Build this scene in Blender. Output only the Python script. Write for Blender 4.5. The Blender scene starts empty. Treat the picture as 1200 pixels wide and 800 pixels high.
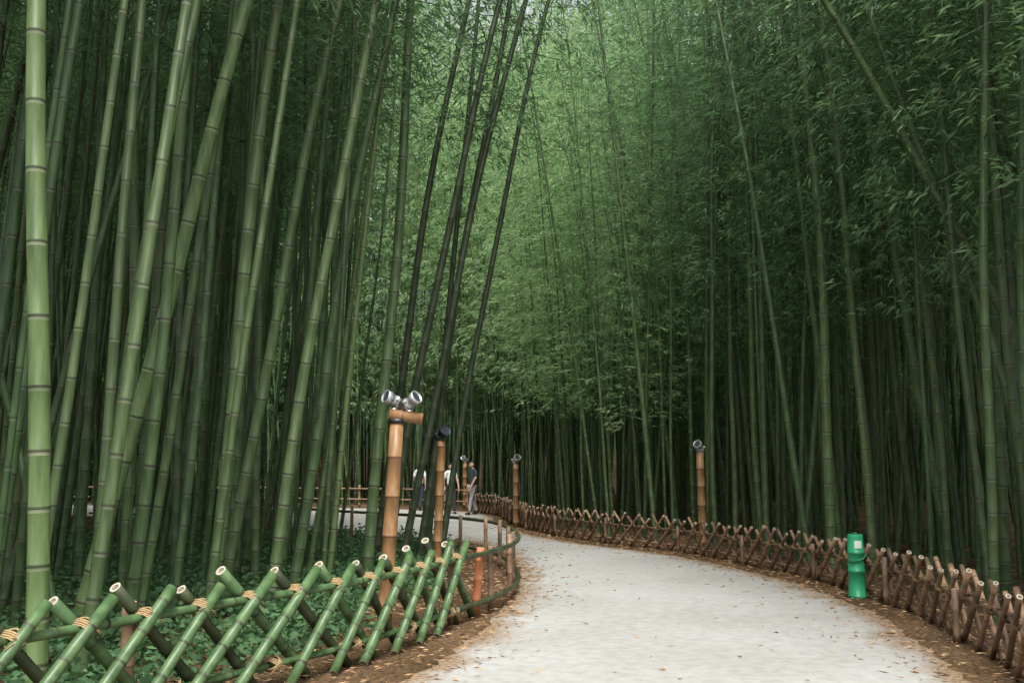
import bpy, bmesh, math, random
import numpy as np
from mathutils import Vector, Matrix, kdtree
random.seed(7); rng=np.random.default_rng(7)
scene=bpy.context.scene
COL=scene.collection

# ---------------------------------------------------------------- materials
def new_mat(name):
    m=bpy.data.materials.new(name); m.use_nodes=True
    nt=m.node_tree; nt.nodes.clear()
    return m,nt,nt.nodes,nt.links
def ramp(N,stops,interp='LINEAR'):
    r=N.new('ShaderNodeValToRGB'); cr=r.color_ramp; cr.interpolation=interp
    while len(cr.elements)<len(stops): cr.elements.new(0.5)
    for e,(p,c) in zip(cr.elements,stops):
        e.position=p; e.color=(*c,1)
    return r
def mix(N,L,fac,a,b,mode='MIX'):
    m=N.new('ShaderNodeMix'); m.data_type='RGBA'; m.blend_type=mode
    for sock,val in ((m.inputs[0],fac),(m.inputs[6],a),(m.inputs[7],b)):
        if hasattr(val,'is_linked'): L.new(val,sock)
        elif isinstance(val,tuple): sock.default_value=(*val,1)
        else: sock.default_value=val
    return m.outputs[2]
def noise(N,L,scale,detail=4,vec=None,stretch=None):
    n=N.new('ShaderNodeTexNoise'); n.inputs['Scale'].default_value=scale; n.inputs['Detail'].default_value=detail
    if vec is None:
        tc=N.new('ShaderNodeTexCoord'); vec=tc.outputs['Object']
    if stretch:
        mp=N.new('ShaderNodeMapping'); mp.inputs['Scale'].default_value=stretch
        L.new(vec,mp.inputs['Vector']); vec=mp.outputs['Vector']
    L.new(vec,n.inputs['Vector'])
    return n.outputs['Fac']
def rnd_out(N,L):
    a=N.new('ShaderNodeAttribute'); a.attribute_name='rnd'; return a.outputs['Fac']
def simple(name,c1,c2,scale=6,rough=0.6,stretch=None,bump=0.2,metal=0,objrand=None,spec=0.4):
    m,nt,N,L=new_mat(name)
    f=noise(N,L,scale,3,stretch=stretch)
    r=ramp(N,[(0.3,c1),(0.7,c2)]); L.new(f,r.inputs['Fac'])
    col=r.outputs['Color']
    if objrand:
        rr=ramp(N,objrand); L.new(rnd_out(N,L),rr.inputs['Fac'])
        col=mix(N,L,1.0,col,rr.outputs['Color'],'MULTIPLY')
    p=N.new('ShaderNodeBsdfPrincipled'); L.new(col,p.inputs['Base Color'])
    p.inputs['Roughness'].default_value=rough; p.inputs['Metallic'].default_value=metal
    p.inputs['Specular IOR Level'].default_value=spec
    if bump:
        b=N.new('ShaderNodeBump'); b.inputs['Strength'].default_value=bump; b.inputs['Distance'].default_value=0.01
        L.new(f,b.inputs['Height']); L.new(b.outputs['Normal'],p.inputs['Normal'])
    o=N.new('ShaderNodeOutputMaterial'); L.new(p.outputs[0],o.inputs[0])
    return m
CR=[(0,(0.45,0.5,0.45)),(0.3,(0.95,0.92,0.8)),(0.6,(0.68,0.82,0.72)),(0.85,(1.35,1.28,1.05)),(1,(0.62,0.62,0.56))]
M_culm=simple('bamboo_culm_green',(0.046,0.080,0.034),(0.100,0.150,0.068),2.2,0.45,(9,9,1.2),0,objrand=CR,spec=.3)
M_culmdk=simple('bamboo_culm_dark',(0.020,0.030,0.016),(0.045,0.062,0.032),1.6,0.5,(9,9,1.2),0,spec=.25)  # darker copy of the culm, silhouette shade put into the colour
M_nodepale=simple('bamboo_node_bloom',(0.11,0.14,0.095),(0.19,0.22,0.16),5,0.7,bump=0,objrand=CR)
M_nodedark=simple('bamboo_node_ridge',(0.03,0.042,0.02),(0.05,0.065,0.03),5,0.6,bump=0)
M_fgreen=simple('fence_bamboo_green',(0.045,0.095,0.036),(0.115,0.19,0.078),4,0.38,(3,3,3),0.08)
M_fdark=simple('fence_bamboo_aged',(0.025,0.036,0.018),(0.07,0.085,0.04),4,0.5,bump=0.1)
M_dry=simple('dry_bamboo_brown',(0.17,0.10,0.06),(0.37,0.235,0.14),5,0.55,(2,2,2),0.2)
M_drydk=simple('dry_bamboo_dark',(0.08,0.05,0.032),(0.22,0.14,0.085),6,0.6,bump=0.2)
M_post=simple('lamp_post_bamboo',(0.20,0.105,0.045),(0.34,0.19,0.085),4,0.42,(6,6,1.5),0.08)
M_postnode=simple('lamp_post_node',(0.12,0.06,0.03),(0.19,0.10,0.05),8,0.6)
M_cut=simple('cut_bamboo_end',(0.38,0.34,0.26),(0.52,0.47,0.37),40,0.8)
M_hole=simple('bamboo_hollow',(0.14,0.12,0.08),(0.28,0.24,0.17),20,0.9)
M_rope=simple('straw_rope',(0.28,0.19,0.09),(0.45,0.32,0.17),90,0.9,bump=0.5)
M_orange=simple('orange_stake',(0.36,0.12,0.05),(0.46,0.17,0.075),5,0.6)
M_metal=simple('lamp_metal',(0.42,0.43,0.44),(0.62,0.62,0.62),20,0.32,metal=0.6,bump=0)
M_metaldk=simple('lamp_metal_dark',(0.03,0.035,0.04),(0.07,0.07,0.08),20,0.4,metal=0.5,bump=0)
M_glass=simple('lamp_lens',(0.02,0.03,0.04),(0.05,0.06,0.08),20,0.08,bump=0,spec=0.8)
M_box=simple('green_plastic',(0.02,0.27,0.12),(0.03,0.33,0.15),6,0.4,bump=0.05)
M_boxdk=simple('green_plastic_dark',(0.01,0.16,0.08),(0.015,0.2,0.10),6,0.4,bump=0.05)
M_label=simple('label_white',(0.6,0.75,0.65),(0.7,0.8,0.72),40,0.5,bump=0)

def leaf_mat(name,cA,cB,cC,trans=0.45):
    m,nt,N,L=new_mat(name)
    a=N.new('ShaderNodeAttribute'); a.attribute_name='tint'
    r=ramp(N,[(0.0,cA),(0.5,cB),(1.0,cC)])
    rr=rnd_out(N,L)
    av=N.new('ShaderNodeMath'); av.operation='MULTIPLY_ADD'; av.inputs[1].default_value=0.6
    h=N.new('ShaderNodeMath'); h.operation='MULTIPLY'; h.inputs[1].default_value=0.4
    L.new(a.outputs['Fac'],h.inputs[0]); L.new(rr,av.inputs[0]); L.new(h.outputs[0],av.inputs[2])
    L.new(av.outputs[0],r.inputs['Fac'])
    col=r.outputs[0]
    d=N.new('ShaderNodeBsdfDiffuse'); t=N.new('ShaderNodeBsdfTranslucent')
    L.new(col,d.inputs[0])
    tc=mix(N,L,1.0,col,(1.4,1.5,1.15),'MULTIPLY'); L.new(tc,t.inputs[0])
    s=N.new('ShaderNodeMixShader'); s.inputs[0].default_value=trans
    L.new(d.outputs[0],s.inputs[1]); L.new(t.outputs[0],s.inputs[2])
    o=N.new('ShaderNodeOutputMaterial'); L.new(s.outputs[0],o.inputs[0])
    return m
M_leaf=leaf_mat('bamboo_leaf',(0.06,0.115,0.06),(0.155,0.26,0.135),(0.44,0.57,0.32),0.5)  # palest stop carries the painted glow of the centre crowns
M_cover=leaf_mat('groundcover_leaf',(0.05,0.11,0.05),(0.085,0.165,0.08),(0.13,0.22,0.10),0.25)
def litter_leaf():
    m,nt,N,L=new_mat('fallen_leaf')
    a=N.new('ShaderNodeAttribute'); a.attribute_name='tint'
    r=ramp(N,[(0,(0.10,0.05,0.025)),(0.4,(0.28,0.15,0.07)),(0.75,(0.42,0.26,0.12)),(1,(0.5,0.36,0.2))])
    L.new(a.outputs['Fac'],r.inputs['Fac'])
    p=N.new('ShaderNodeBsdfPrincipled'); L.new(r.outputs[0],p.inputs['Base Color']); p.inputs['Roughness'].default_value=0.7
    o=N.new('ShaderNodeOutputMaterial'); L.new(p.outputs[0],o.inputs[0]); return m
M_fallen=litter_leaf()

def ground_mat():
    m,nt,N,L=new_mat('forest_floor')
    f1=noise(N,L,0.7,4); f2=noise(N,L,22,5); f3=noise(N,L,90,2)
    r=ramp(N,[(0.3,(0.07,0.045,0.026)),(0.5,(0.16,0.10,0.058)),(0.7,(0.28,0.18,0.10))]); L.new(f2,r.inputs['Fac'])
    r1=ramp(N,[(0.35,(0.5,0.5,0.45)),(0.65,(1,1,1))]); L.new(f1,r1.inputs['Fac'])
    c=mix(N,L,1.0,r.outputs[0],r1.outputs[0],'MULTIPLY')
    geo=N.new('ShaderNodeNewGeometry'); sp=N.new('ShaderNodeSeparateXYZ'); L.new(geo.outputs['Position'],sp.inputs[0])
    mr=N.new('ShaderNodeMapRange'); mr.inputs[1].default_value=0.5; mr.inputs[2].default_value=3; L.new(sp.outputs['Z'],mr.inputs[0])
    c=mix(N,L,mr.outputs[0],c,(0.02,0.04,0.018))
    p=N.new('ShaderNodeBsdfPrincipled'); L.new(c,p.inputs['Base Color']); p.inputs['Roughness'].default_value=0.95
    p.inputs['Specular IOR Level'].default_value=0.1
    ad=N.new('ShaderNodeMath'); ad.operation='ADD'; L.new(f2,ad.inputs[0]); L.new(f3,ad.inputs[1])
    b=N.new('ShaderNodeBump'); b.inputs['Strength'].default_value=0.7; b.inputs['Distance'].default_value=0.03
    L.new(ad.outputs[0],b.inputs['Height']); L.new(b.outputs[0],p.inputs['Normal'])
    o=N.new('ShaderNodeOutputMaterial'); L.new(p.outputs[0],o.inputs[0]); return m
def path_mat():
    m,nt,N,L=new_mat('sandy_path')
    f1=noise(N,L,0.45,4); f2=noise(N,L,9,8); f3=noise(N,L,80,4); f4=noise(N,L,2.2,6)
    r=ramp(N,[(0.3,(0.345,0.345,0.335)),(0.5,(0.395,0.393,0.38)),(0.7,(0.43,0.428,0.415))]); L.new(f2,r.inputs['Fac'])
    r1=ramp(N,[(0.35,(0.86,0.84,0.81)),(0.65,(1.02,1.02,1.02))]); L.new(f1,r1.inputs['Fac'])
    c=mix(N,L,1.0,r.outputs[0],r1.outputs[0],'MULTIPLY')
    r3=ramp(N,[(0.32,(0.6,0.55,0.48)),(0.44,(1,1,1))]); L.new(f3,r3.inputs['Fac'])
    c=mix(N,L,0.5,c,r3.outputs[0],'MULTIPLY')
    a=N.new('ShaderNodeAttribute'); a.attribute_name='edge'
    ad=N.new('ShaderNodeMath'); ad.operation='ADD'; L.new(a.outputs['Fac'],ad.inputs[0]); L.new(f4,ad.inputs[1])
    mr=N.new('ShaderNodeMapRange'); mr.inputs[1].default_value=0.95; mr.inputs[2].default_value=1.35; L.new(ad.outputs[0],mr.inputs[0])
    rl=ramp(N,[(0.35,(0.14,0.09,0.055)),(0.65,(0.36,0.27,0.18))]); f5=noise(N,L,25,5); L.new(f5,rl.inputs['Fac'])
    c=mix(N,L,mr.outputs[0],c,rl.outputs[0])
    p=N.new('ShaderNodeBsdfPrincipled'); L.new(c,p.inputs['Base Color']); p.inputs['Roughness'].default_value=0.95
    p.inputs['Specular IOR Level'].default_value=0.1
    s=N.new('ShaderNodeMath'); s.operation='MULTIPLY_ADD'; s.inputs[1].default_value=0.4; L.new(f3,s.inputs[0]); L.new(f2,s.inputs[2])
    b=N.new('ShaderNodeBump'); b.inputs['Strength'].default_value=0.3; b.inputs['Distance'].default_value=0.018
    L.new(s.outputs[0],b.inputs['Height']); L.new(b.outputs[0],p.inputs['Normal'])
    o=N.new('ShaderNodeOutputMaterial'); L.new(p.outputs[0],o.inputs[0]); return m

# ---------------------------------------------------------------- mesh builder
class MB:
    def __init__(s): s.v=[]; s.f=[]; s.m=[]
    def ring(s,c,u,w,r,n):
        i=len(s.v)
        for k in range(n):
            a=2*math.pi*k/n
            s.v.append(tuple(c+u*(r*math.cos(a))+w*(r*math.sin(a))))
        return i
    def bridge(s,a,b,n,m):
        for k in range(n):
            s.f.append((a+k,a+(k+1)%n,b+(k+1)%n,b+k)); s.m.append(m)
    def cap(s,a,n,m,flip=False):
        idx=[a+k for k in range(n)]
        if flip: idx.reverse()
        s.f.append(tuple(idx)); s.m.append(m)
    def tube(s,pts,rad,n,m,cap=True,capm=None,closed=False):
        pts=[Vector(p) for p in pts]
        if not hasattr(rad,'__len__'): rad=[rad]*len(pts)
        N=len(pts); rings=[]; u=None
        for i,p in enumerate(pts):
            if closed: t=(pts[(i+1)%N]-pts[i-1])
            else: t=(pts[min(i+1,N-1)]-pts[max(i-1,0)])
            t.normalize()
            if u is None:
                u=t.orthogonal().normalized()
            else:
                u=(u-t*u.dot(t)).normalized()
            w=t.cross(u)
            rings.append(s.ring(p,u,w,rad[i],n))
        mm=m if hasattr(m,'__len__') else [m]*N
        for i in range(N-1): s.bridge(rings[i],rings[i+1],n,mm[i])
        if closed: s.bridge(rings[-1],rings[0],n,mm[0])
        elif cap:
            s.cap(rings[0],n,capm if capm is not None else mm[0],True)
            s.cap(rings[-1],n,capm if capm is not None else mm[-1])
        return rings
    def bamboo(s,p0,p1,r,m,mn,mcut,mhole,n=12,node=0.22,taper=0.95):
        p0=Vector(p0);p1=Vector(p1); Lg=(p1-p0).length; d=(p1-p0)/Lg
        u=d.orthogonal().normalized(); w=d.cross(u)
        zs=[(0,1,m)]; z=random.uniform(0.3,0.9)*node
        while z<Lg-0.04:
            zs+= [(z-0.010,1.0,mn),(z-0.002,1.1,mn),(z+0.008,1.02,m)]
            z+=node*random.uniform(0.85,1.15)
        zs.append((Lg,1,m))
        rs=[]
        for (zz,k,mm) in zs:
            rr=r*k*(1+(taper-1)*zz/Lg)
            rs.append(s.ring(p0+d*zz,u,w,rr,n))
        for i in range(len(rs)-1): s.bridge(rs[i],rs[i+1],n,zs[i][2])
        for end,sg,base in ((p0,-1,rs[0]),(p1,1,rs[-1])):
            rr=r*(taper if sg>0 else 1)
            a=s.ring(end,u,w,rr*0.62,n); b=s.ring(end-d*sg*0.015,u,w,rr*0.58,n)
            if sg>0: s.bridge(base,a,n,mcut); s.bridge(a,b,n,mhole); s.cap(b,n,mhole)
            else: s.bridge(a,base,n,mcut); s.bridge(b,a,n,mhole); s.cap(b,n,mhole,True)
    def build(s,name,mats,parent=None,smooth=True,loc=None):
        me=bpy.data.meshes.new(name); me.from_pydata(s.v,[],s.f)
        for m in mats: me.materials.append(m)
        me.polygons.foreach_set('material_index',s.m)
        if smooth: me.polygons.foreach_set('use_smooth',[len(f)<=4 for f in s.f])
        me.update()
        o=bpy.data.objects.new(name,me); COL.objects.link(o)
        if parent: o.parent=parent
        if loc: o.location=loc
        return o
def empty(name,loc=(0,0,0)):
    e=bpy.data.objects.new(name,None); e.location=loc; COL.objects.link(e); return e

def catmull(P,step=0.1):
    P=[Vector(p) for p in P]; out=[]
    Q=[P[0]*2-P[1]]+P+[P[-1]*2-P[-2]]
    for i in range(1,len(Q)-2):
        a,b,c,d=Q[i-1],Q[i],Q[i+1],Q[i+2]; n=max(2,int((c-b).length/step))
        for k in range(n):
            t=k/n
            out.append(0.5*((2*b)+(c-a)*t+(2*a-5*b+4*c-d)*t*t+(3*b-a-3*c+d)*t**3))
    out.append(P[-1]); return out
def resample(pts,sp):
    out=[pts[0]]; acc=0
    for a,b in zip(pts,pts[1:]):
        L=(b-a).length
        while acc+L>=sp:
            a=a+(b-a)*((sp-acc)/L); L=(b-a).length; acc=0; out.append(a.copy())
        acc+=L
    return out

# ---------------------------------------------------------------- path
Lp=[(-3,-8),(-2.6,0),(-2.0,4.5),(-.82,7.6),(-.33,9.9),(0,12.1),(.1,14.3),(.07,16.7),(-.1,18.6),(-.5,20.4),(-1.6,22),(-4.1,23.6),(-6,26),(-8.5,29),(-12,31.5),(-18,34),(-28,36)]
Rp=[(3.6,-8),(3.3,0),(3.2,5),(3.5,8.2),(3.95,10.9),(3.95,12.6),(3.85,14.2),(3.5,15.9),(2.8,18.4),(1.4,21),(.3,24),(-.4,28.5),(-.8,32.5),(-2.0,35.8),(-5.5,38),(-12,40),(-26,42)]
NS=14
def cat_n(P,n):
    P=[Vector((p[0],p[1],0)) for p in P]; out=[]; Q=[P[0]*2-P[1]]+P+[P[-1]*2-P[-2]]
    for i in range(1,len(Q)-2):
        a,b,c,d=Q[i-1],Q[i],Q[i+1],Q[i+2]
        for k in range(n):
            t=k/n; out.append(0.5*((2*b)+(c-a)*t+(2*a-5*b+4*c-d)*t*t+(3*b-a-3*c+d)*t**3))
    out.append(P[-1]); return out
LL=cat_n(Lp,NS); RR=cat_n(Rp,NS); NA=28
pv=[];pf=[];edge=[];pathpts=[]
for i,(a,b) in enumerate(zip(LL,RR)):
    a=a+Vector((random.uniform(-.05,.05),0,0)); b=b+Vector((random.uniform(-.05,.05),0,0))
    W=(b-a).length
    for k in range(NA+1):
        p=a+(b-a)*(k/NA); dist=min(k,NA-k)/NA*W
        crown=0.02*math.sin(math.pi*k/NA)
        pv.append((p.x,p.y,0.004+crown)); edge.append(max(0,1-dist/0.8)*0.9); pathpts.append(p)
for i in range(len(LL)-1):
    for k in range(NA):
        q=i*(NA+1)+k; pf.append((q,q+1,q+NA+2,q+NA+1))
me=bpy.data.meshes.new('path'); me.from_pydata(pv,[],pf); me.materials.append(path_mat())
at=me.attributes.new('edge','FLOAT','POINT'); at.data.foreach_set('value',edge)
me.polygons.foreach_set('use_smooth',[True]*len(pf))
po=bpy.data.objects.new('path',me); COL.objects.link(po)
kd=kdtree.KDTree(len(pathpts))
for i,p in enumerate(pathpts): kd.insert(p,i)
kd.balance()
def pdist(x,y): return kd.find(Vector((x,y,0)))[2]

# ---------------------------------------------------------------- ground
def axis():
    a=list(np.linspace(-60,60,81)); return [-400,-250,-150,-100,-75]+a+[75,100,150,250,400]
xs=axis(); ys=[y+10 for y in axis()]
def gh(x,y):
    r=math.hypot(x,y-8); t=min(1,max(0,(r-50)/40)); return 16*t*t*(3-2*t)
gv=[(x,y,gh(x,y)) for y in ys for x in xs]; nx=len(xs)
gf=[(j*nx+i,j*nx+i+1,(j+1)*nx+i+1,(j+1)*nx+i) for j in range(len(ys)-1) for i in range(nx-1)]
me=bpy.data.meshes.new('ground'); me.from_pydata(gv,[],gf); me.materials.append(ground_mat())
COL.objects.link(bpy.data.objects.new('ground',me))

# ---------------------------------------------------------------- bulk quad mesh
def quad_object(name,V,F,MI,attrs,mats,smooth=False,parent=None):
    me=bpy.data.meshes.new(name); nv=len(V); nf=len(F)
    me.vertices.add(nv); me.vertices.foreach_set('co',np.ascontiguousarray(V,dtype=np.float32).ravel())
    me.loops.add(nf*4); me.loops.foreach_set('vertex_index',np.ascontiguousarray(F,dtype=np.int32).ravel())
    me.polygons.add(nf); me.polygons.foreach_set('loop_start',np.arange(0,nf*4,4,dtype=np.int32))
    for m in mats: me.materials.append(m)
    me.polygons.foreach_set('material_index',np.asarray(MI,dtype=np.int32))
    if smooth: me.polygons.foreach_set('use_smooth',np.ones(nf,dtype=bool))
    me.update(calc_edges=True)
    for k,a in attrs.items():
        at=me.attributes.new(k,'FLOAT','POINT'); at.data.foreach_set('value',np.asarray(a,dtype=np.float32))
    o=bpy.data.objects.new(name,me); COL.objects.link(o)
    if parent: o.parent=parent
    return o
def leaf_quads(P,D,Ln,W,droop=0.15):
    N=len(P); D=D/np.linalg.norm(D,axis=1,keepdims=True)
    R=rng.normal(size=(N,3)); R[:,2]*=0.6
    S=np.cross(D,R); S/=np.linalg.norm(S,axis=1,keepdims=True)+1e-9
    Ln=Ln[:,None]; W=W[:,None]
    a=P; b=P+D*Ln*0.38+S*W*0.5; c=P+D*Ln; c[:,2]-=droop*Ln[:,0]; d=P+D*Ln*0.38-S*W*0.5
    return np.stack([a,b,c,d],1).reshape(-1,3), np.arange(4*N).reshape(-1,4)

# ---------------------------------------------------------------- culm and crown prototypes
H=18.0
def bend(z,b): return b*(z/H)**2.6
def culm_proto(sides,seed,b,detail):
    r=random.Random(seed); mb=MB(); zs=[0.0]; mats=[0]; ks=[1.0]
    z=0.15; gap=0.2
    while z<H:
        if detail==2: zs+=[z-0.026,z-0.006,z+0.002,z+0.012]; mats+=[1,2,2,0]; ks+=[1.0,1.02,1.09,1.0]
        elif detail==1: zs+=[z-0.035,z+0.004]; mats+=[1,0]; ks+=[1.0,1.06]
        else: zs+=[z]; mats+=[0]; ks+=[1]
        gap=min(0.46,gap+0.03); z+=gap*r.uniform(0.93,1.07)*(1 if detail else 3)
    wob=r.uniform(0,6); rings=[]
    for zz,k in zip(zs,ks):
        rad=0.05*k*(1-0.82*(zz/H)**1.3)
        c=Vector((bend(zz,b)+0.025*math.sin(zz*0.9+wob)*min(1,zz/3),0.02*math.sin(zz*0.7+wob*2)*min(1,zz/3),zz))
        rings.append(mb.ring(c,Vector((1,0,0)),Vector((0,1,0)),rad,sides))
    for i in range(len(rings)-1): mb.bridge(rings[i],rings[i+1],sides,mats[i])
    return np.array(mb.v),np.array(mb.f),np.array(mb.m)
def crown_proto(seed,h0,b,ns_mul=1.0,rad=1.7,size=1.0,zvis=99,twigs=True,step=0.42,hidskip=.3):
    r=random.Random(seed); P=[];D=[];Ln=[];W=[];T=[]; br=MB()
    z=h0; az=r.uniform(0,6.28)
    while z<H+0.2:
        hid=z>zvis
        for s in range(2):
            az+=2.4+r.uniform(-.5,.5)
            if r.random()<(hidskip if hid else .1): continue
            u=(z-h0)/(H-h0); L=rad*(0.45+0.75*min(1,u*3))*(1-0.62*max(0,u-.35)/.65)*r.uniform(.55,1.2)
            o=Vector((bend(min(z,H),b),0,min(z,H))); d=Vector((math.cos(az),math.sin(az),0)); rise=r.uniform(.25,.75)
            pt=lambda t:(o+d*(L*t)+Vector((0,0,L*(rise*t-0.75*t*t*(0.6+rise*.6)))))
            if twigs and not hid: br.tube([pt(0),pt(.5),pt(1)],[0.010,0.006,0.002],3,1,cap=False)
            ns=max(2,int(7*ns_mul*(0.5+L/rad)*(0.28 if hid else 1))); tb=r.random()*.5
            for k in range(ns):
                t=0.18+0.84*(k+r.random())/ns; c=pt(t)
                sp=0.10+0.20*t
                c2=c+Vector((r.gauss(0,sp),r.gauss(0,sp),r.gauss(-0.02,sp*.7)))
                hd=Vector((c2.x-o.x,c2.y-o.y,0)); hd=hd.normalized() if hd.length>0.01 else d
                for q in range(4 if hid else 6):
                    a=r.uniform(-1.2,1.2)
                    dd=(hd.x*math.cos(a)-hd.y*math.sin(a),hd.x*math.sin(a)+hd.y*math.cos(a),r.uniform(-1.1,.25))
                    P.append((c2.x+r.gauss(0,.07),c2.y+r.gauss(0,.07),c2.z+r.gauss(0,.05)));D.append(dd)
                    sz=size*(2.2 if hid else 1)
                    Ln.append(r.uniform(.10,.18)*sz);W.append(r.uniform(.022,.036)*sz); T.append(min(1,tb+r.random()*.5))
        z+=step
    V,F=leaf_quads(np.array(P),np.array(D),np.array(Ln),np.array(W))
    MI=np.zeros(len(F),int); TT=np.repeat(np.array(T),4)
    if br.v:
        F=np.vstack([F,np.array(br.f)+len(V)]); V=np.vstack([V,np.array(br.v)]); MI=np.concatenate([MI,np.ones(len(br.f),int)]); TT=np.concatenate([TT,np.full(len(br.v),.5)])
    return V,F,MI,TT
bends=[0.6,1.3,2.0,0.9]
C_hi=[culm_proto(18,20+i,bends[i],2) for i in range(4)]
C_mid=[culm_proto(8,10+i,bends[i],2) for i in range(4)]
C_far=[culm_proto(6,15+i,bends[i],1) for i in range(4)]
K_hi=[crown_proto(30+i,7.0,bends[i],0.85,zvis=12) for i in range(4)]
K_path=[crown_proto(35+i,6.6,bends[i],0.8,zvis=10.5,hidskip=.88) for i in range(4)]
K_mid=[crown_proto(40+i,4.6,bends[i],0.9,zvis=12,hidskip=.55) for i in range(4)]
K_low=[crown_proto(50+i,3.2,bends[i],0.62,size=1.5,twigs=False) for i in range(4)]
K_cen=[crown_proto(55+i,5.2,bends[i],0.7,1.4,size=1.3,twigs=False) for i in range(4)]
K_gnd=[crown_proto(60+i,1.0,bends[i],0.5,1.9,size=2.0,twigs=False,step=.5) for i in range(2)]
def matrix(loc,lean,rz,s,zs):
    up=Vector((lean[0],lean[1],1)).normalized()
    q=Vector((0,0,1)).rotation_difference(up)
    M=q.to_matrix().to_4x4()@Matrix.Rotation(rz,4,'Z')@Matrix.Diagonal((s,s,zs,1))
    M.translation=Vector(loc); return np.array(M)
def xf(V,M): return V@M[:3,:3].T+M[:3,3]
class Acc:
    def __init__(s): s.V=[];s.F=[];s.M=[];s.T=[];s.R=[];s.n=0
    def add(s,proto,M,T=None,rnd=0.0):
        V=xf(proto[0],M); s.V.append(V); s.F.append(proto[1]+s.n); s.M.append(proto[2])
        s.T.append(proto[3] if len(proto)>3 else np.zeros(len(V))); s.R.append(np.full(len(V),rnd)); s.n+=len(V)
    def make(s,name,mats,smooth,parent=None):
        return quad_object(name,np.vstack(s.V),np.vstack(s.F),np.concatenate(s.M),{'tint':np.concatenate(s.T),'rnd':np.concatenate(s.R)},mats,smooth,parent)
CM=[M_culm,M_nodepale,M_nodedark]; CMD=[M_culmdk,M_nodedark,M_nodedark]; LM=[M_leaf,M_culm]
heroes=[(-2.9,6.3,-.05,0,.135),(-3.98,9.3,.213,0,.145),(-4.2,11,-.005,.02,.12),(-4.47,12,.04,0,.145),(-2.97,10,.07,.01,.135),
(-3.15,11,.146,0,.125),(-2.51,10.5,.113,.02,.125),(-2.6,12,.129,0,.125),(-1.94,13.5,.077,0,.155),(-2.17,16,.12,0,.13),
(-1.88,15,.15,.01,.13),(-1.49,16,.133,0,.12),(-1.44,17,.084,.02,.11),(-1.7,15.5,.18,0,.12),(-1.2,16.8,.15,.03,.11),
(4.8,15.2,.003,0,.145),(6.2,17,.0,0,.11),(6.07,14,-.12,0,.12),(7.55,12,-.43,0,.125),(5.2,16,-.07,0,.10),(4.75,16.6,.12,0,.10),
(6.3,13,.02,0,.14),(7.6,18,-.01,0,.14),(2.9,25.5,.045,0,.12),(8.4,12.5,-.34,0,.12),(-5.6,9.5,.03,0,.14),(-5.2,8.6,.09,0,.10)]
for i,(x,y,lx,ly,dia) in enumerate(heroes):
    e=empty('bamboo',(0,0,0)); k=i%4; rz=random.uniform(0,6.28) if abs(lx)<.1 else (0 if lx>0 else math.pi)
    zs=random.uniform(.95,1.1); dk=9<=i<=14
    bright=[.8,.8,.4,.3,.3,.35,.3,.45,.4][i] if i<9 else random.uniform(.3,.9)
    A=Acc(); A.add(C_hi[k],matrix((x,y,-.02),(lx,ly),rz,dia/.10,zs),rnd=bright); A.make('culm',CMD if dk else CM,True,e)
    A=Acc(); A.add(K_path[k] if x<0 else K_mid[k],matrix((x,y,-.02),(lx,ly),rz,1.0,zs),rnd=random.random()*.3); A.make('crown',LM,False,e)
pts=[]; cell={}
def ok(x,y,dm):
    c=(int(x//1),int(y//1))
    for i in range(-1,2):
        for j in range(-1,2):
            for p in cell.get((c[0]+i,c[1]+j),()):
                if (p[0]-x)**2+(p[1]-y)**2<dm*dm: return False
    cell.setdefault(c,[]).append((x,y)); return True
for h in heroes: ok(h[0],h[1],0)
tries=0
while tries<11500:
    tries+=1
    x=random.uniform(-30,32); y=random.uniform(3,58)
    if abs(x)>5.0+0.56*y: continue
    d=pdist(x,y)
    if d<1.0: continue
    if x<0 and y<11 and d<1.9: continue
    if x<0 and y<22 and x>-0.165*y-0.15 : continue
    if y<22 and x>0 and d<0.9: continue
    if y<9 and x>0 and x<5.2: continue
    if not ok(x,y,0.42 if d<8 else 0.74): continue
    pts.append((x,y,d))
GA=Acc(); GF=Acc()
for (x,y,d) in pts:
    k=random.randrange(4); rz=random.uniform(0,6.28)
    lean=(random.gauss(0.05 if (x<0 and y<24) else -.005,.045),random.gauss(0,.035))
    if random.random()<.06: lean=(random.gauss(0,.14),random.gauss(0,.1))
    dia=random.uniform(.6,1.25); zs=random.uniform(.82,1.08)*(1.25 if y>36 else 1)
    z0=gh(x,y)-.03
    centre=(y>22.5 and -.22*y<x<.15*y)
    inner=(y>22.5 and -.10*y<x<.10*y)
    if centre:   # growth kept low round the clearing, rising away, shaped to let sun in
        zs=((9.5 if inner else 10.5)+(y-23)*(0.60 if inner else .72))/18*random.uniform(.85,1.1); dia=random.uniform(.6,1.0)
    GA.add(C_mid[k] if y<22 and d<9 else C_far[k],matrix((x,y,z0),lean,rz,dia,zs),rnd=random.random()*(1 if centre else .9))
    r=random.random()
    if centre: cr=K_cen[k] if y<40 else K_low[k]; pk=.62; rl=random.uniform(.65,1.0) if inner else random.uniform(.45,.9)  # brighter leaf tint paints the centre's glow into the colour
    elif y>43: cr=K_gnd[k%2]; pk=.75
    elif y>25 or abs(x)>14: cr=K_low[k] if r<.75 else K_mid[k]; pk=.6
    elif x>0: cr=K_mid[k] if r<.75 else K_hi[k]; pk=.8 if d<5 else .45
    else: cr=K_hi[k] if (r<.8 or d<6) else K_mid[k]; pk=.55
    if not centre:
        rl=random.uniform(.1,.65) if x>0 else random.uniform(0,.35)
    if random.random()<pk:
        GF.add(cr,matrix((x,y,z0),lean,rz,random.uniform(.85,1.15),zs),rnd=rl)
grove=empty('bamboo_grove')
GA.make('culms',CM,True,grove); GF.make('foliage',LM,False,grove)

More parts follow.
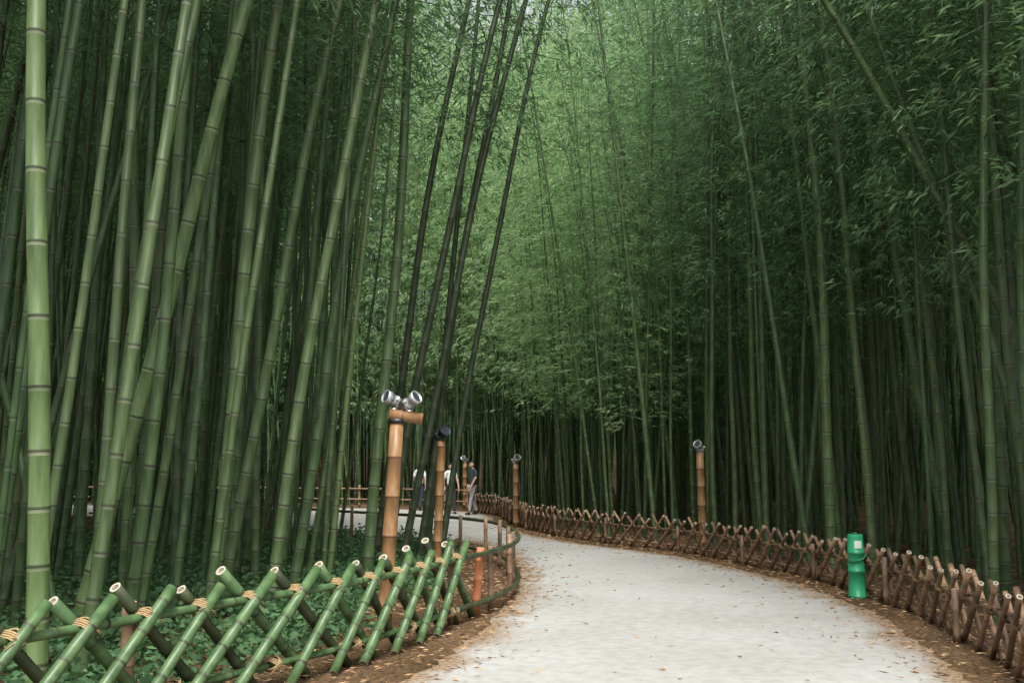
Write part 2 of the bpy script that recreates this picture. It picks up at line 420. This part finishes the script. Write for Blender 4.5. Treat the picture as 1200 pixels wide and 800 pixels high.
# ---------------------------------------------------------------- ground cover, fallen leaves
def leaf_object(name,P,D,Ln,W,mat,droop=.15):
    V,F=leaf_quads(np.array(P),np.array(D,dtype=float),np.array(Ln),np.array(W),droop)
    return quad_object(name,V,F,np.zeros(len(F)),{'tint':np.repeat(rng.random(len(F)),4),'rnd':np.repeat(rng.random(len(F)),4)},[mat])
P=[];D=[];Ln=[];W=[]
for _ in range(7500):
    x=random.uniform(-12,-1.0); y=random.uniform(5.2,22)
    if pdist(x,y)<1.05 or (x>-0.115*y-.35 and y<12): continue
    n0=0.5+0.5*math.sin(x*1.3+1)*math.cos(y*.9)
    if random.random()>0.5+0.5*n0: continue
    h=random.uniform(.10,.38)
    for q in range(18):
        a=random.uniform(0,6.28); rr=random.uniform(0,.24)
        P.append((x+rr*math.cos(a),y+rr*math.sin(a),h*random.uniform(.2,1))); D.append((math.cos(a),math.sin(a),random.uniform(-.3,.4)))
        Ln.append(random.uniform(.05,.10)); W.append(random.uniform(.035,.06))
for _ in range(500):
    x=random.uniform(4.6,14); y=random.uniform(8,24)
    if pdist(x,y)<1.3: continue
    h=random.uniform(.06,.2)
    for q in range(12):
        a=random.uniform(0,6.28); rr=random.uniform(0,.15)
        P.append((x+rr*math.cos(a),y+rr*math.sin(a),h*random.uniform(.2,1))); D.append((math.cos(a),math.sin(a),random.uniform(-.3,.5)))
        Ln.append(random.uniform(.05,.10)); W.append(random.uniform(.02,.04))
leaf_object('groundcover_plants',P,D,Ln,W,M_cover)
P=[];D=[];Ln=[];W=[]
def edist(x,y):
    return min(min((p.x-x)**2+(p.y-y)**2 for p in LL),min((p.x-x)**2+(p.y-y)**2 for p in RR))**.5
for _ in range(60000):
    x=random.uniform(-7,9); y=random.uniform(5.5,26)
    d=pdist(x,y)
    if d>0.25:
        pr=0.8 if d<3 else .15
    else:
        e=edist(x,y); pr=0.9*math.exp(-e/.28)+0.006
    if random.random()>pr: continue
    a=random.uniform(0,6.28)
    P.append((x,y,0.03 if d<.25 else random.uniform(.006,.03))); D.append((math.cos(a),math.sin(a),random.uniform(-.05,.2)))
    Ln.append(random.uniform(.04,.11)); W.append(random.uniform(.008,.018))
leaf_object('fallen_leaves',P,D,Ln,W,M_fallen,.02)

# ---------------------------------------------------------------- fences
Z=Vector((0,0,1))
def tie(mb,c,t,n,r,m,strands=4):
    for sgn in (1,-1):
        dg=(t+Z*sgn).normalized(); ax=dg.cross(n).normalized()
        for k in range(strands):
            off=(k-(strands-1)/2)*0.013
            pp=[c+ax*off+dg*(math.cos(a)*(r*1.55+random.uniform(0,.006)))+n*(math.sin(a)*(r*2.1+random.uniform(0,.006))) for a in [2*math.pi*i/12 for i in range(12)]]
            mb.tube(pp,0.0065,5,m,closed=True)
    for k in range(3):
        d=(t*random.uniform(-1,1)+Z*random.uniform(-.6,.4)).normalized()
        mb.tube([c+n*r*1.9,c+n*r*2.2+d*.05,c+n*r*2.0+d*.09-Z*.02],[.005,.004,.003],4,m)
def tangent(pts,i):
    t=pts[min(i+1,len(pts)-1)]-pts[max(i-1,0)]; return t.normalized()
def rail(mb,pts,z,r,m,mn,n=10,off=None):
    P=[Vector((p.x,p.y,z)) for p in resample(pts,0.09)]
    Q=[];R2=[];M2=[]
    for i,p in enumerate(P):
        if i%4==0 and 0<i<len(P)-1:
            t=(P[i+1]-P[i-1]).normalized()
            Q+=[p-t*.012,p,p+t*.012];R2+=[r,r*1.12,r];M2+=[mn,mn,m]
        else: Q.append(p);R2.append(r);M2.append(m)
    mb.tube(Q,R2,n,M2,capm=2)
mats=[M_fgreen,M_fdark,M_cut,M_hole,M_rope,M_dry,M_drydk]
fl=catmull([Vector(p) for p in [(-3.6,3.9,0),(-2.95,5.1,0),(-2.45,6.1,0),(-1.88,7.2,0),(-1.36,8.1,0),(-.9,9.2,0),(-.55,10.3,0)]],.05)
mb=MB(); F=resample(fl,0.47)
rail(mb,fl,0.66,.030,0,1); rail(mb,fl,0.17,.026,0,1)
for i,p in enumerate(F):
    t=tangent(F,i); n=Vector((t.y,-t.x,0))
    c=p+Z*0.66
    hs=random.uniform(.13,.19); r=random.uniform(.034,.042)
    slope=random.uniform(.88,1.08)
    a=c+n*(.055)
    top=a+(t*slope*hs+Z*hs); bot=a-(t*slope*.64+Z*.64)
    mb.bamboo(bot,top,r,0,1,2,3,n=14)
    b=c-n*(.055); hs2=hs+random.uniform(-.02,.06)
    mb.bamboo(b+(t*slope*.64-Z*.64),b+(-t*slope*hs2+Z*hs2),r*1.02,1 if random.random()<.8 else 0,1,2,3,n=14)
    tie(mb,c,t,n,.036,4)
    if i<len(F)-1 and i%2==0: tie(mb,(p+F[i+1])*.5+Z*.18,t,n,.036,4,3)
mb.bamboo(F[2]-Vector((.12,-.05,0)),F[2]-Vector((.12,-.05,-.8)),.045,5,6,2,3)
mb.bamboo(F[6]-Vector((.12,-.05,0)),F[6]-Vector((.12,-.05,-.75)),.045,5,6,2,3)
mb.build('bamboo_lattice_fence',mats)
mb=MB()
fr=catmull([Vector((x,y,0)) for x,y in [(3.3,4.6),(3.62,6.9),(3.98,8.3),(4.36,10.9),(4.36,12.5),(4.28,14.1),(4.0,15.7),(3.2,18.65),(1.85,21.2),(.75,24.1),(0,28),(-.4,32.3),(-1.5,35.8)]],.08)
F=resample(fr,0.40)
rail(mb,fr,0.40,.022,6,6,8); rail(mb,fr,0.12,.020,5,6,8)
for i,p in enumerate(F):
    t=tangent(F,i); n=Vector((t.y,-t.x,0)); c=p+Z*(0.41+random.uniform(-.015,.015))
    ns=14 if p.y<14 else 8
    for sg in (1,-1):
        sl=random.uniform(.8,1.2); up=random.uniform(.16,.26); r=random.uniform(.022,.029)
        tt=t*sg
        a=c+n*(.035*sg)
        mb.bamboo(a-(tt*sl*.40+Z*.40),a+(tt*sl*up+Z*up),r,random.choice([5,5,6]),6,2,3,n=ns,node=.18)
    if p.y<20: tie(mb,c,t,n,.026,4 if random.random()<.6 else 6,3)
    if i%6==0:
        mb.bamboo(p-n*.10,p-n*.10+Z*random.uniform(.45,.55),.030,6,6,2,3,n=ns)
mb.build('bamboo_lattice_fence',mats)
mb=MB()
fc=catmull([Vector((x,y,0)) for x,y in [(-.55,10.3),(-.22,11.2),(.03,12.4),(.08,13.8),(-.05,15.4),(-.35,17.0),(-1.1,18.5),(-2.2,19.6),(-3.9,21.4),(-5.2,23.2),(-6.6,26.0),(-9,28.6),(-13,31)]],.08)
rail(mb,fc,0.66,.028,1,1); rail(mb,fc,0.16,.028,1,1)
for i,p in enumerate(resample(fc,1.15)):
    mb.bamboo(p+Vector((-.07,0,-.02)),p+Vector((-.07,0,random.uniform(.7,.8))),.034,random.choice([5,6]),6,2,3)
mb.build('post_and_rail_fence',mats)
mb=MB()
ff=catmull([Vector((x,y,0)) for x,y in [(-1.6,36.0),(-3.2,37.6),(-6,38.8),(-12,40.8),(-24,42.6)]],.1)
rail(mb,ff,0.72,.03,5,6,8); rail(mb,ff,0.32,.03,5,6,8)
for p in resample(ff,1.3): mb.bamboo(p+Vector((0,.07,0)),p+Vector((0,.07,.85)),.04,5,6,2,3,n=8)
mb.build('post_and_rail_fence',mats)
mb=MB(); mb.bamboo((-.40,11.0,-.02),(-.34,11.0,.72),.045,5,5,2,3,n=14)
mb.build('wooden_stake',[M_fgreen,M_fdark,M_cut,M_hole,M_rope,M_orange,M_drydk])

# ---------------------------------------------------------------- lamp posts
def spot(parent,loc,aim,s=1.0,dark=False):
    mb=MB(); d=Vector(aim).normalized(); p=Vector(loc)
    prof=[(-.10,.030),(-.095,.045),(-.03,.050),(-.03,.058),(-.015,.058),(-.015,.050),(.05,.056),(.05,.066),(.11,.068),(.11,.060),(.095,.056)]
    c=p+Z*.085*s
    rings=[]; u=d.orthogonal().normalized(); w=d.cross(u)
    for z,r in prof: rings.append(mb.ring(c+d*z*s,u,w,r*s,18))
    for i in range(len(rings)-1): mb.bridge(rings[i],rings[i+1],18,0)
    mb.cap(rings[0],18,0,True); mb.cap(rings[-1],18,1)
    side=d.cross(Z).normalized()
    arc=[c+side*(.075*s*math.cos(a))-Z*(.085*s*math.sin(a)) for a in [math.pi*i/10 for i in range(11)]]
    mb.tube(arc,.008*s,6,0)
    mb.tube([p-Z*.01,p+Z*.012],[.035*s,.03*s],12,0)
    mb.tube([c+side*.055*s,c+side*.095*s],.014*s,8,0)
    mb.tube([c-side*.055*s,c-side*.095*s],.014*s,8,0)
    mb.build('spotlight',[M_metaldk if dark else M_metal,M_glass],parent)
def lamp(x,y,h,r,lean,spots,cross=False,dark=False,s=1.0):
    e=empty('lamp_post',(x,y,0)); mb=MB(); top=Vector((lean*h,0,h))
    mb.bamboo((0,0,-.05),top,r,0,1,2,3,n=20,node=.34)
    if cross:
        d=Vector((1,.12,-.13)).normalized()
        mb.bamboo(top-d*.08+Z*.045,top+d*.25+Z*.045,.058,0,1,2,3,n=20,node=.2)
        mb.tube([top-Z*.03,top+Z*.01],[r*1.12,r*1.12],20,4)
    mb.build('post',[M_post,M_postnode,M_cut,M_hole,M_metaldk],e)
    for (ox,oz,aim) in spots: spot(e,top+Vector((ox,0,oz)),aim,s,dark)
lamp(-1.22,9.7,2.04,.070,.05,[(-.03,.105,(-.75,-.6,.35)),(.12,.085,(.5,-.35,.35))],cross=True)
lamp(-1.08,14.5,1.95,.062,.03,[(.0,.0,(.5,-.7,.4))],dark=True,s=1.2)
lamp(-3.85,20.6,1.75,.075,-.03,[(.0,.0,(-.6,-.6,.4))],s=1.3)
lamp(.10,26.6,1.65,.075,.0,[(.0,.0,(.3,-.7,.4))],s=1.3)
lamp(3.62,19.2,1.85,.075,-.01,[(.0,.0,(-.5,-.7,.5))],s=1.2)
lamp(-1.75,37.3,1.7,.08,.0,[(.0,.0,(-.5,-.7,.5))],s=1.4)

# ---------------------------------------------------------------- green marker post
e=empty('green_marker_post',(4.22,12.45,0)); mb=MB()
prof=[(0,.105),(.01,.112),(.03,.112),(.035,.10),(.30,.097),(.305,.104),(.33,.104),(.335,.097),(.52,.095),(.525,.102),(.55,.102),(.555,.095),(.74,.093),(.755,.09),(.765,.078)]
rg=[mb.ring(Vector((0,0,z)),Vector((1,0,0)),Vector((0,1,0)),r,24) for z,r in prof]
for i in range(len(rg)-1): mb.bridge(rg[i],rg[i+1],24,1 if i in (1,5,9) else 0)
mb.cap(rg[-1],24,0); mb.tube([(-.09,-.03,.43),(-.06,-.10,.44),(.03,-.125,.47),(.10,-.09,.52),(.13,-.0,.60)],.012,8,1)
mb.tube([(0,0,.765),(0,0,.785)],[.03,.026],12,1)
mb.build('body',[M_box,M_boxdk],e)
mb=MB(); n=8
for k in range(n+1):
    a=-math.pi/2-.45+.9*k/n
    mb.v.append((.1005*math.cos(a),.1005*math.sin(a),.60)); mb.v.append((.1*math.cos(a),.1*math.sin(a),.69))
for k in range(n): mb.f.append((2*k,2*k+2,2*k+3,2*k+1)); mb.m.append(0)
mb.build('label',[M_label],e)

# ---------------------------------------------------------------- people
M_skin=simple('skin',(0.45,0.28,0.2),(0.5,0.32,0.23),8,0.5,bump=0)
M_hair=simple('hair',(0.01,0.008,0.007),(0.02,0.016,0.013),30,0.5)
def cloth(n,c): return simple(n,tuple(x*.9 for x in c),c,12,0.85,bump=0.1)
def skinobj(name,verts,edges,radii,mat,parent,root=0,sub=2):
    me=bpy.data.meshes.new(name); me.from_pydata(verts,edges,[]); me.materials.append(mat)
    o=bpy.data.objects.new(name,me); COL.objects.link(o); o.parent=parent
    m=o.modifiers.new('skin','SKIN'); m.use_smooth_shade=True
    for i,sv in enumerate(me.skin_vertices[0].data):
        r=radii[i]; sv.radius=r if isinstance(r,tuple) else (r,r); sv.use_root=(i==root)
    s=o.modifiers.new('sub','SUBSURF'); s.levels=sub; s.render_levels=sub
    return o
def person(x,y,face,shirt,pants,h=1.65,stride=.18,bend_l=.15):
    e=empty('person',(x,y,0.01)); e.rotation_euler=(0,0,face); e.scale=(h/1.7,)*3
    st=stride
    legs=[(0,0,.93),(.09,0,.88),(.10,-st*.6,.50),(.10,-st*.9,.09),(-.09,0,.88),(-.10,st*.3,.50),(-.10,st*1.2,.10)]
    skinobj('trousers',legs,[(0,1),(1,2),(2,3),(0,4),(4,5),(5,6)],[(.12,.10),.095,.068,.052,.095,.068,.052],pants,e)
    sh=[(0,0,.90),(0,0,1.10),(0,.01,1.32),(0,.01,1.44),(.17,.01,1.40),(.22,.02,1.18),(-.17,.01,1.40),(-.22,.02,1.18)]
    skinobj('shirt',sh,[(0,1),(1,2),(2,3),(3,4),(4,5),(3,6),(6,7)],[(.155,.11),(.14,.10),(.16,.11),(.075,.07),.062,.055,.062,.055],shirt,e)
    v=[(0,.01,1.42),(0,0,1.50),(0,-.01,1.545)];skinobj('neck',v,[(0,1),(1,2)],[.055,.05,.05],M_skin,e)
    for s,sw in ((1,-bend_l),(-1,bend_l*.4)):
        v=[(s*.215,.02,1.22),(s*.235,.02+sw*.4,1.13),(s*.235,sw-.03,.90),(s*.235,sw-.05,.82)]
        ed=[(0,1),(1,2),(2,3)]; rd=[.04,.042,.028,(.020,.034)]
        for k in range(4):
            oy=(k-1.5)*.018; l=[.062,.075,.07,.055][k]; b=len(v)
            v+=[(s*.235,sw-.05+oy,.78),(s*.230,sw-.055+oy,.78-l*.6),(s*.220,sw-.06+oy,.78-l)]
            ed+=[(3,b),(b,b+1),(b+1,b+2)]; rd+=[.009,.0085,.007]
        b=len(v); v+=[(s*.225,sw-.09,.80),(s*.215,sw-.10,.76)]; ed+=[(3,b),(b,b+1)]; rd+=[.010,.008]
        skinobj('arm_and_hand',v,ed,rd,M_skin,e,sub=1)
    bm=bmesh.new(); bmesh.ops.create_uvsphere(bm,u_segments=24,v_segments=18,radius=1)
    for q in bm.verts:
        X,Y,Zz=q.co; fx=.074
        if Zz<0: fx*=1-.22*(-Zz)
        q.co=(X*fx,Y*.092-(.01 if (Y<0 and Zz<0) else 0),Zz*.112)
        if Y<-.9 and -.25<Zz<.15: q.co.y-=.014
    me=bpy.data.meshes.new('head'); bm.to_mesh(me); bm.free(); me.materials.append(M_skin)
    me.polygons.foreach_set('use_smooth',[True]*len(me.polygons))
    o=bpy.data.objects.new('head',me); o.location=(0,-.01,1.60); COL.objects.link(o); o.parent=e
    mb=MB()
    mb.tube([(.03,-.098,1.605),(.03,-.105,1.605)],[.011,.009],10,0); mb.tube([(-.03,-.098,1.605),(-.03,-.105,1.605)],[.011,.009],10,0)
    mb.tube([(-.022,-.10,1.548),(0,-.106,1.546),(.022,-.10,1.548)],.004,6,1)
    mb.tube([(0,-.10,1.60),(0,-.122,1.575),(0,-.10,1.568)],[.008,.013,.006],8,2)
    for s in (1,-1): mb.tube([(s*.076,0,1.62),(s*.084,.008,1.60),(s*.076,0,1.575)],[.008,.014,.007],8,2)
    mb.build('face',[M_hair,M_orange,M_skin],e)
    bm=bmesh.new(); bmesh.ops.create_uvsphere(bm,u_segments=24,v_segments=18,radius=1)
    bmesh.ops.delete(bm,geom=[q for q in bm.verts if (q.co.y<-.1 and q.co.z<.35) or q.co.z<-.75],context='VERTS')
    for q in bm.verts: q.co=(q.co.x*.083,q.co.y*.102+.004,q.co.z*.122)
    me=bpy.data.meshes.new('hair'); bm.to_mesh(me); bm.free(); me.materials.append(M_hair)
    me.polygons.foreach_set('use_smooth',[True]*len(me.polygons))
    o=bpy.data.objects.new('hair',me); o.location=(0,-.01,1.605); COL.objects.link(o); o.parent=e
    for (sx,sy) in ((.10,-st*.9),(-.10,st*1.2)):
        v=[(sx,sy+.04,.05),(sx,sy-.06,.045),(sx*1.05,sy-.16,.032)]
        skinobj('shoe',v,[(0,1),(1,2)],[.045,.043,.030],M_hair,e,sub=1)
W1=cloth('white_shirt',(.75,.75,.75)); DK=cloth('dark_trousers',(.03,.035,.05)); GR=cloth('dark_top',(.04,.05,.06)); BG=cloth('light_trousers',(.35,.35,.36))
person(-2.05,33.6,math.radians(20),W1,DK)
person(-1.3,33.0,math.radians(-60),GR,BG,1.72)
person(-3.3,36,math.radians(160),W1,DK,1.68)

# ---------------------------------------------------------------- light, world, camera
w=bpy.data.worlds.new('World'); scene.world=w; w.use_nodes=True
nt=w.node_tree; nt.nodes.clear()
sky=nt.nodes.new('ShaderNodeTexSky'); sky.sky_type='NISHITA'; sky.sun_disc=False
EL,AZ=math.radians(58),math.radians(174)
sky.sun_elevation=EL; sky.sun_rotation=AZ; sky.dust_density=4; sky.air_density=1.0
hs=nt.nodes.new('ShaderNodeHueSaturation'); hs.inputs['Saturation'].default_value=0.25; hs.inputs['Value'].default_value=1.9
bg=nt.nodes.new('ShaderNodeBackground'); bg.inputs['Strength'].default_value=0.15
ow=nt.nodes.new('ShaderNodeOutputWorld'); nt.links.new(sky.outputs[0],hs.inputs['Color']); nt.links.new(hs.outputs[0],bg.inputs[0]); nt.links.new(bg.outputs[0],ow.inputs[0])
sd=bpy.data.lights.new('sun','SUN'); sd.energy=4.0; sd.angle=math.radians(22); sd.color=(1,.975,.92)
so=bpy.data.objects.new('sun',sd); COL.objects.link(so)
dirv=Vector((math.sin(AZ)*math.cos(EL),math.cos(AZ)*math.cos(EL),math.sin(EL)))
so.rotation_euler=dirv.to_track_quat('Z','Y').to_euler(); so.location=(0,0,30)
cd=bpy.data.cameras.new('camera'); cd.lens=35; cd.sensor_width=36; cd.clip_end=1500; cd.clip_start=.05
co=bpy.data.objects.new('camera',cd); co.location=(0,0,1.6); co.rotation_euler=(math.radians(97.1),0,0); COL.objects.link(co)
scene.camera=co
scene.view_settings.view_transform='Standard'; scene.view_settings.look='None'; scene.view_settings.exposure=0
